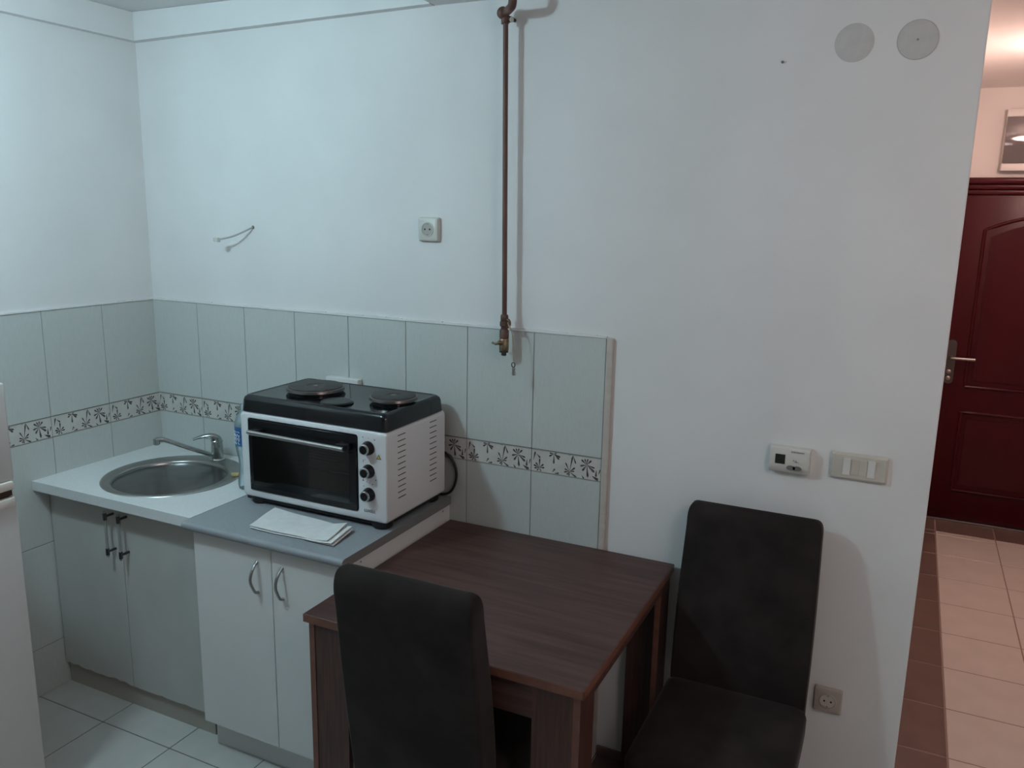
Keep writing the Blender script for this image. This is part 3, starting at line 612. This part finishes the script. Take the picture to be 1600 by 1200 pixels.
# loose cable stub
cs = Thing('cable_stub', (.56, 0, 1.775), 'short loose white cable stub poking out of the wall above sink', 'cable')
bm = nbm(); tube(bm, smooth_path([(.560, -.0005, 1.776), (.556, -.012, 1.771), (.535, -.030, 1.757), (.505, -.048, 1.742), (.475, -.062, 1.733), (.455, -.070, 1.729)], 5), .0036, 8); cs.part('sheath', bm, M['wire'])
cs.part('connector_block', bx((.440, -.083, 1.719), (.459, -.067, 1.735), .002), M['plast'])
bm = nbm()
for z in (1.7235, 1.7305): tube(bm, [(.433, -.076, z), (.441, -.075, z)], .0018, 6)
cs.part('wire_ends', bm, M['darkmetal'])
bm = nbm(); lathe(bm, [(.007, .0002), (.006, .002), (.002, .0022)], (.561, 0, 1.776), (0, -1, 0), 12); cs.part('wall_hole', bm, M['grey'])
# fuse box
fb = Thing('fuse_box', (3.43, HY, 2.134), 'white fuse box with smoked cover above the maroon door', 'fuse box')
bm = nbm(); fx0, fx1, fz0, fz1 = 3.238, 3.62, 2.134, 2.476
box(bm, (fx0, HY - .045, fz0), (fx1, HY - .0005, fz1), .006); fb.part('housing', bm, M['plastw'])
fb.part('top_rail', bx((fx0, HY - .070, fz1 - .045), (fx1, HY - .046, fz1), .006), M['plastw']); fb.part('bottom_rail', bx((fx0, HY - .070, fz0), (fx1, HY - .046, fz0 + .042), .006), M['plastw'])
fb.part('breaker_row', bx((fx0 + .03, HY - .058, fz0 + .13), (fx1 - .03, HY - .0455, fz0 + .21), .002), M['grey'])
for k in range(9): fb.part('breaker', bx((fx0 + .04 + .034 * k, HY - .064, fz0 + .15), (fx0 + .068 + .034 * k, HY - .0582, fz0 + .19), .002), M['plastd'])
bm = nbm(); n = 10; prof = [(HY - .070 - .012 * math.sin(PI * i / n), fz0 + .043 + (fz1 - fz0 - .089) * i / n) for i in range(n + 1)]
prism(bm, [(fx0 + .004, y, z) for y, z in prof] + [(fx0 + .004, y + .003, z) for y, z in reversed(prof)], (fx1 - fx0 - .008, 0, 0)); fb.part('smoked_cover', bm, M['smoke'], ang=50)

# gas pipe with valve
gp = Thing('gas_pipe', (1.66, -.05, 1.40), 'rusty brown gas pipe running down the wall to a capped valve', 'pipe')
def gx(z): return 1.661 - .013 * (z - 1.52) / .92
bm = nbm(); tube(bm, [(gx(1.50), -.05, 1.50), (gx(2.0), -.05, 2.0), (gx(2.425), -.05, 2.425)], .0082, 14); gp.part('riser', bm, M['rust'])
bm = nbm(); tube(bm, smooth_path([(1.647, -.050, 2.415), (1.646, -.050, 2.434), (1.650, -.056, 2.444), (1.664, -.070, 2.446), (1.682, -.092, 2.446), (1.697, -.109, 2.449), (1.703, -.116, 2.462), (1.704, -.117, 2.499)], 5), .0128, 14); gp.part('offset_bend', bm, M['rust'])
bm = nbm(); bmesh.ops.create_uvsphere(bm, u_segments=16, v_segments=10, radius=.0185); bmesh.ops.translate(bm, verts=bm.verts, vec=(1.640, -.054, 2.445)); gp.part('elbow', bm, M['rust'])
bm = nbm(); lathe(bm, [(.0095, 0), (.0095, .006), (.008, .008)], (1.657, -.044, 2.428), (1, -.2, -.2), 14); gp.part('elbow_nut', bm, M['rust'])
bm = nbm(); lathe(bm, [(.0085, .0082), (.0085, .0115), (.006, .0125)], (1.657, -.044, 2.428), (1, -.2, -.2), 14); gp.part('plaster_blob', bm, M['plastb'])
bm = nbm(); tube(bm, [(1.655, -.0002, 2.433), (1.652, -.05, 2.434)], .006, 8); gp.part('wall_bracket', bm, M['darkmetal'])
X = 1.661
bm = nbm(); lathe(bm, [(.011, 1.524), (.0135, 1.520), (.0135, 1.506), (.0125, 1.5035)], (X, -.05, 0), (0, 0, 1), 8); gp.part('coupling_nut', bm, M['rust'])
bm = nbm(); lathe(bm, [(.0125, 1.503), (.0155, 1.500), (.0155, 1.487), (.0115, 1.484), (.0115, 1.4765)], (X, -.05, 0), (0, 0, 1), 8); gp.part('union_nut', bm, M['rust'])
bm = nbm(); tube(bm, smooth_path([(X + .004, -.052, 1.506), (X + .018, -.058, 1.508), (X + .024, -.060, 1.499), (X + .020, -.058, 1.486), (X + .006, -.053, 1.484)], 4), .0048, 8); gp.part('side_eyelet', bm, M['rust'])
bm = nbm(); lathe(bm, [(.012, 1.476), (.0152, 1.471), (.0155, 1.447), (.0145, 1.446), (.0145, 1.4445)], (X, -.05, 0), (0, 0, 1), 18); gp.part('valve_neck', bm, M['rust'])
bm = nbm(); lathe(bm, [(.0145, 1.444), (.0158, 1.441), (.0158, 1.408), (.0145, 1.405)], (X, -.05, 0), (0, 0, 1), 18); vb = gp.part('valve_body', bm, M['brass'])
bm = nbm(); lathe(bm, [(.0155, 1.4045), (.0155, 1.399), (.009, 1.397), (.009, 1.389), (.005, 1.387)], (X, -.05, 0), (0, 0, 1), 8); gp.part('end_plug', bm, M['darkmetal'], parent=vb)
bm = nbm(); tube(bm, smooth_path([(X - .002, -.062, 1.430), (X - .010, -.070, 1.432), (X - .020, -.070, 1.428), (X - .036, -.064, 1.430)], 4), [.0075] * 5 + [.005] * 4 + [.0034] * 4, 8); gp.part('valve_lever', bm, M['brass'], parent=vb)
cd = Thing('cord', (X + .045, -.05, 1.34), 'thin hemp cord with a small plug hanging from gas pipe', 'cord')
bm = nbm(); tube(bm, smooth_path([(X + .018, -.060, 1.500), (X + .028, -.064, 1.482), (X + .036, -.066, 1.465), (X + .041, -.068, 1.42), (X + .045, -.070, 1.376)], 5), [.0032] * 8 + [.0014] * 13, 6); cd.part('string', bm, M['cordm'])
bm = nbm(); c0 = Vector((X + .045, -.070, 1.364)); tube(bm, [c0 + Vector((.006 * math.sin(2 * PI * k / 14), 0, .008 * math.cos(2 * PI * k / 14))) for k in range(15)], .0019, 6); cd.part('ring', bm, M['darkmetal'])
bm = nbm(); lathe(bm, [(.004, 0), (.0062, -.003), (.0045, -.010), (.0065, -.018), (.0058, -.025)], c0 + Vector((.001, 0, -.0095)), (-.05, 0, 1), 12); cd.part('plug', bm, M['satin'])

# ------------------------------------------------------------------ table
TX0, TX1, TY0, TY1, TZ = 1.441, 2.262, -.824, -.016, .765
tb = Thing('dining_table', (1.85, -.42, 0), 'dark walnut square table pushed against the tiled wall', 'table')
tt = tb.part('table_top', bx((TX0 + .0012, TY0 + .0012, TZ - .024), (TX1 - .0012, TY1 - .0012, TZ), .0012, 1), M['wood'], smooth=False)
bm = nbm(); box(bm, (TX0, TY0, TZ - .0235), (TX1, TY0 + .0011, TZ - .0012)); box(bm, (TX0, TY1 - .0011, TZ - .0235), (TX1, TY1, TZ - .0012)); box(bm, (TX0, TY0, TZ - .0235), (TX0 + .0011, TY1, TZ - .0012)); box(bm, (TX1 - .0011, TY0, TZ - .0235), (TX1, TY1, TZ - .0012))
tb.part('edge_band', bm, M['band'], parent=tt, smooth=False)
LX0, LX1, LY0, LY1 = TX0 + .012, TX1 - .010, TY0 + .010, TY1 - .010; LT = .018
for sx in (0, 1):
    for sy in (0, 1):
        xo = LX0 if sx == 0 else LX1; yo = LY0 if sy == 0 else LY1; ix = 1 if sx == 0 else -1; iy = 1 if sy == 0 else -1
        b = nbm(); box(b, (min(xo, xo + ix * LT), min(yo, yo + iy * .095), .0), (max(xo, xo + ix * LT), max(yo, yo + iy * .095), TZ - .0245))
        xa, xb = xo + ix * (LT + .0003), xo + ix * .125; ya, yb = yo + iy * .001, yo + iy * (.001 + LT); box(b, (min(xa, xb), min(ya, yb), .0), (max(xa, xb), max(ya, yb), TZ - .0245))
        lg = tb.part('leg', b, M['woodv'], smooth=False)
        e = nbm(); ye = yo - iy * .0009; box(e, (min(xo, xo + ix * LT), min(yo - iy * .0001, ye), .0), (max(xo, xo + ix * LT), max(yo - iy * .0001, ye), TZ - .0245)); yf = yo + iy * .0951; box(e, (min(xo, xo + ix * LT), min(yf, yf + iy * .0008), 0), (max(xo, xo + ix * LT), max(yf, yf + iy * .0008), TZ - .0245))
        tb.part('edge_band', e, M['band'], parent=lg, smooth=False)
for y in (LY0 + .002, LY1 - .02): tb.part('apron', bx((LX0 + .1255, y, .648), (LX1 - .1255, y + .018, TZ - .0245)), M['wood'], smooth=False)
for x in (LX0 + .001, LX1 - .019): tb.part('apron', bx((x, LY0 + .096, .700), (x + .018, LY1 - .096, TZ - .0245)), M['wood'], smooth=False)

# ------------------------------------------------------------------ chairs
def chair(name, loc, rz, label, lean=1.0):
    """faces +y; origin on the floor under the seat's middle"""
    root = bpy.data.objects.new(name, None); root.empty_display_size = .05; COL.objects.link(root); root.location = loc; root.rotation_euler.z = rz
    tag(root, label, 'chair', 'dark suede dining chairs')
    def rr3(hx, hy, r, cy, z): return [(x, y, z) for x, y in rrect(0, cy, hx, hy, r, 5)]
    # backrest: soft slab leaning back, rolled top
    rings = []
    H, RT = 1.005, .070
    for i in range(17):
        t = i / 16; z = .36 + (H - RT - .36) * t
        cy = -.205 - lean * (.075 * t ** 1.25); hw = .196 + .004 * math.sin(PI * t) - .003 * t; th_ = .036 + .004 * math.sin(PI * min(1, t * 1.1))
        rings.append(rr3(hw, th_, .011, cy, z))
    cyt = -.205 - lean * .075
    for k in range(1, 11):
        a = k / 10 * PI / 2; z = H - RT + RT * math.sin(a); s = max(math.cos(a), .02)
        rings.append(rr3(.193 - .034 * (1 - math.cos(a)) ** 2, .036 * s, .011 * s, cyt - lean * .004 * math.sin(a), z))
    b = nbm(); loft(b, rings); mk('backrest', b, M['fabric'], root, ang=80)
    # seat cushion with slightly domed top
    rings = [rr3(.196, .222, .030, .030, .335), rr3(.202, .228, .034, .030, .345), rr3(.206, .232, .036, .030, .40), rr3(.206, .232, .036, .030, .445), rr3(.200, .226, .034, .030, .462), rr3(.185, .211, .030, .030, .470), rr3(.12, .14, .03, .030, .475)]
    b = nbm(); loft(b, rings); mk('seat', b, M['fabric'], root, ang=80)
    for sx in (-1, 1):
        for y, dy in ((.225, .008), (-.175, -.035)):
            b = nbm(); loft(b, [[(sx * .175 + p, y + dy + q, 0) for p, q in rrect(0, 0, .016, .016, .003, 2)], [(sx * .170 + p, y + q, .336) for p, q in rrect(0, 0, .021, .021, .003, 2)]]); mk('leg', b, M['chairleg'], root)
    return root
chair('dining_chair', (1.847, -.650, 0), 0, 'dark brown suede chair with its back to us at the table')
chair('dining_chair', (2.502, -.345, 0), PI, 'dark brown suede chair backed against the wall right of table')

# ------------------------------------------------------------------ fridge
fg = Thing('refrigerator', (.30, -1.36, 0), 'white refrigerator standing at the left edge nearest the viewer', 'refrigerator')
FX, FY0, FY1 = .60, -1.64, -1.044
fg.part('cabinet', bx((.02, FY0, .02), (FX - .045, FY1, 1.365), .008), M['fridge'])
for z0, z1 in ((.05, 1.030), (1.078, 1.36)):
    fg.part('door', bx((FX - .043, FY0, z0), (FX, FY1, z1), .006, 3), M['fridge'])
h = fg.part('handle_strip', bx((FX - .043, FY0 + .002, 1.052), (FX + .008, FY1 - .008, 1.0775), .005), M['fridgeh'])
fg.part('grip_recess', bx((FX - .043, FY0 + .004, 1.0305), (FX - .012, FY1 - .004, 1.0515)), M['chairleg'], parent=h, smooth=False)
fg.part('lower_lip', bx((FX - .0425, FY0 + .002, 1.004), (FX + .008, FY1 - .008, 1.030), .005), M['fridgeh'])
for x in (.06, .50):
    for y in (FY0 + .05, FY1 - .05):
        bm = nbm(); lathe(bm, [(.018, 0.0002), (.018, .0205)], (x, y, 0), (0, 0, 1), 14); fg.part('foot', bm, M['black'])
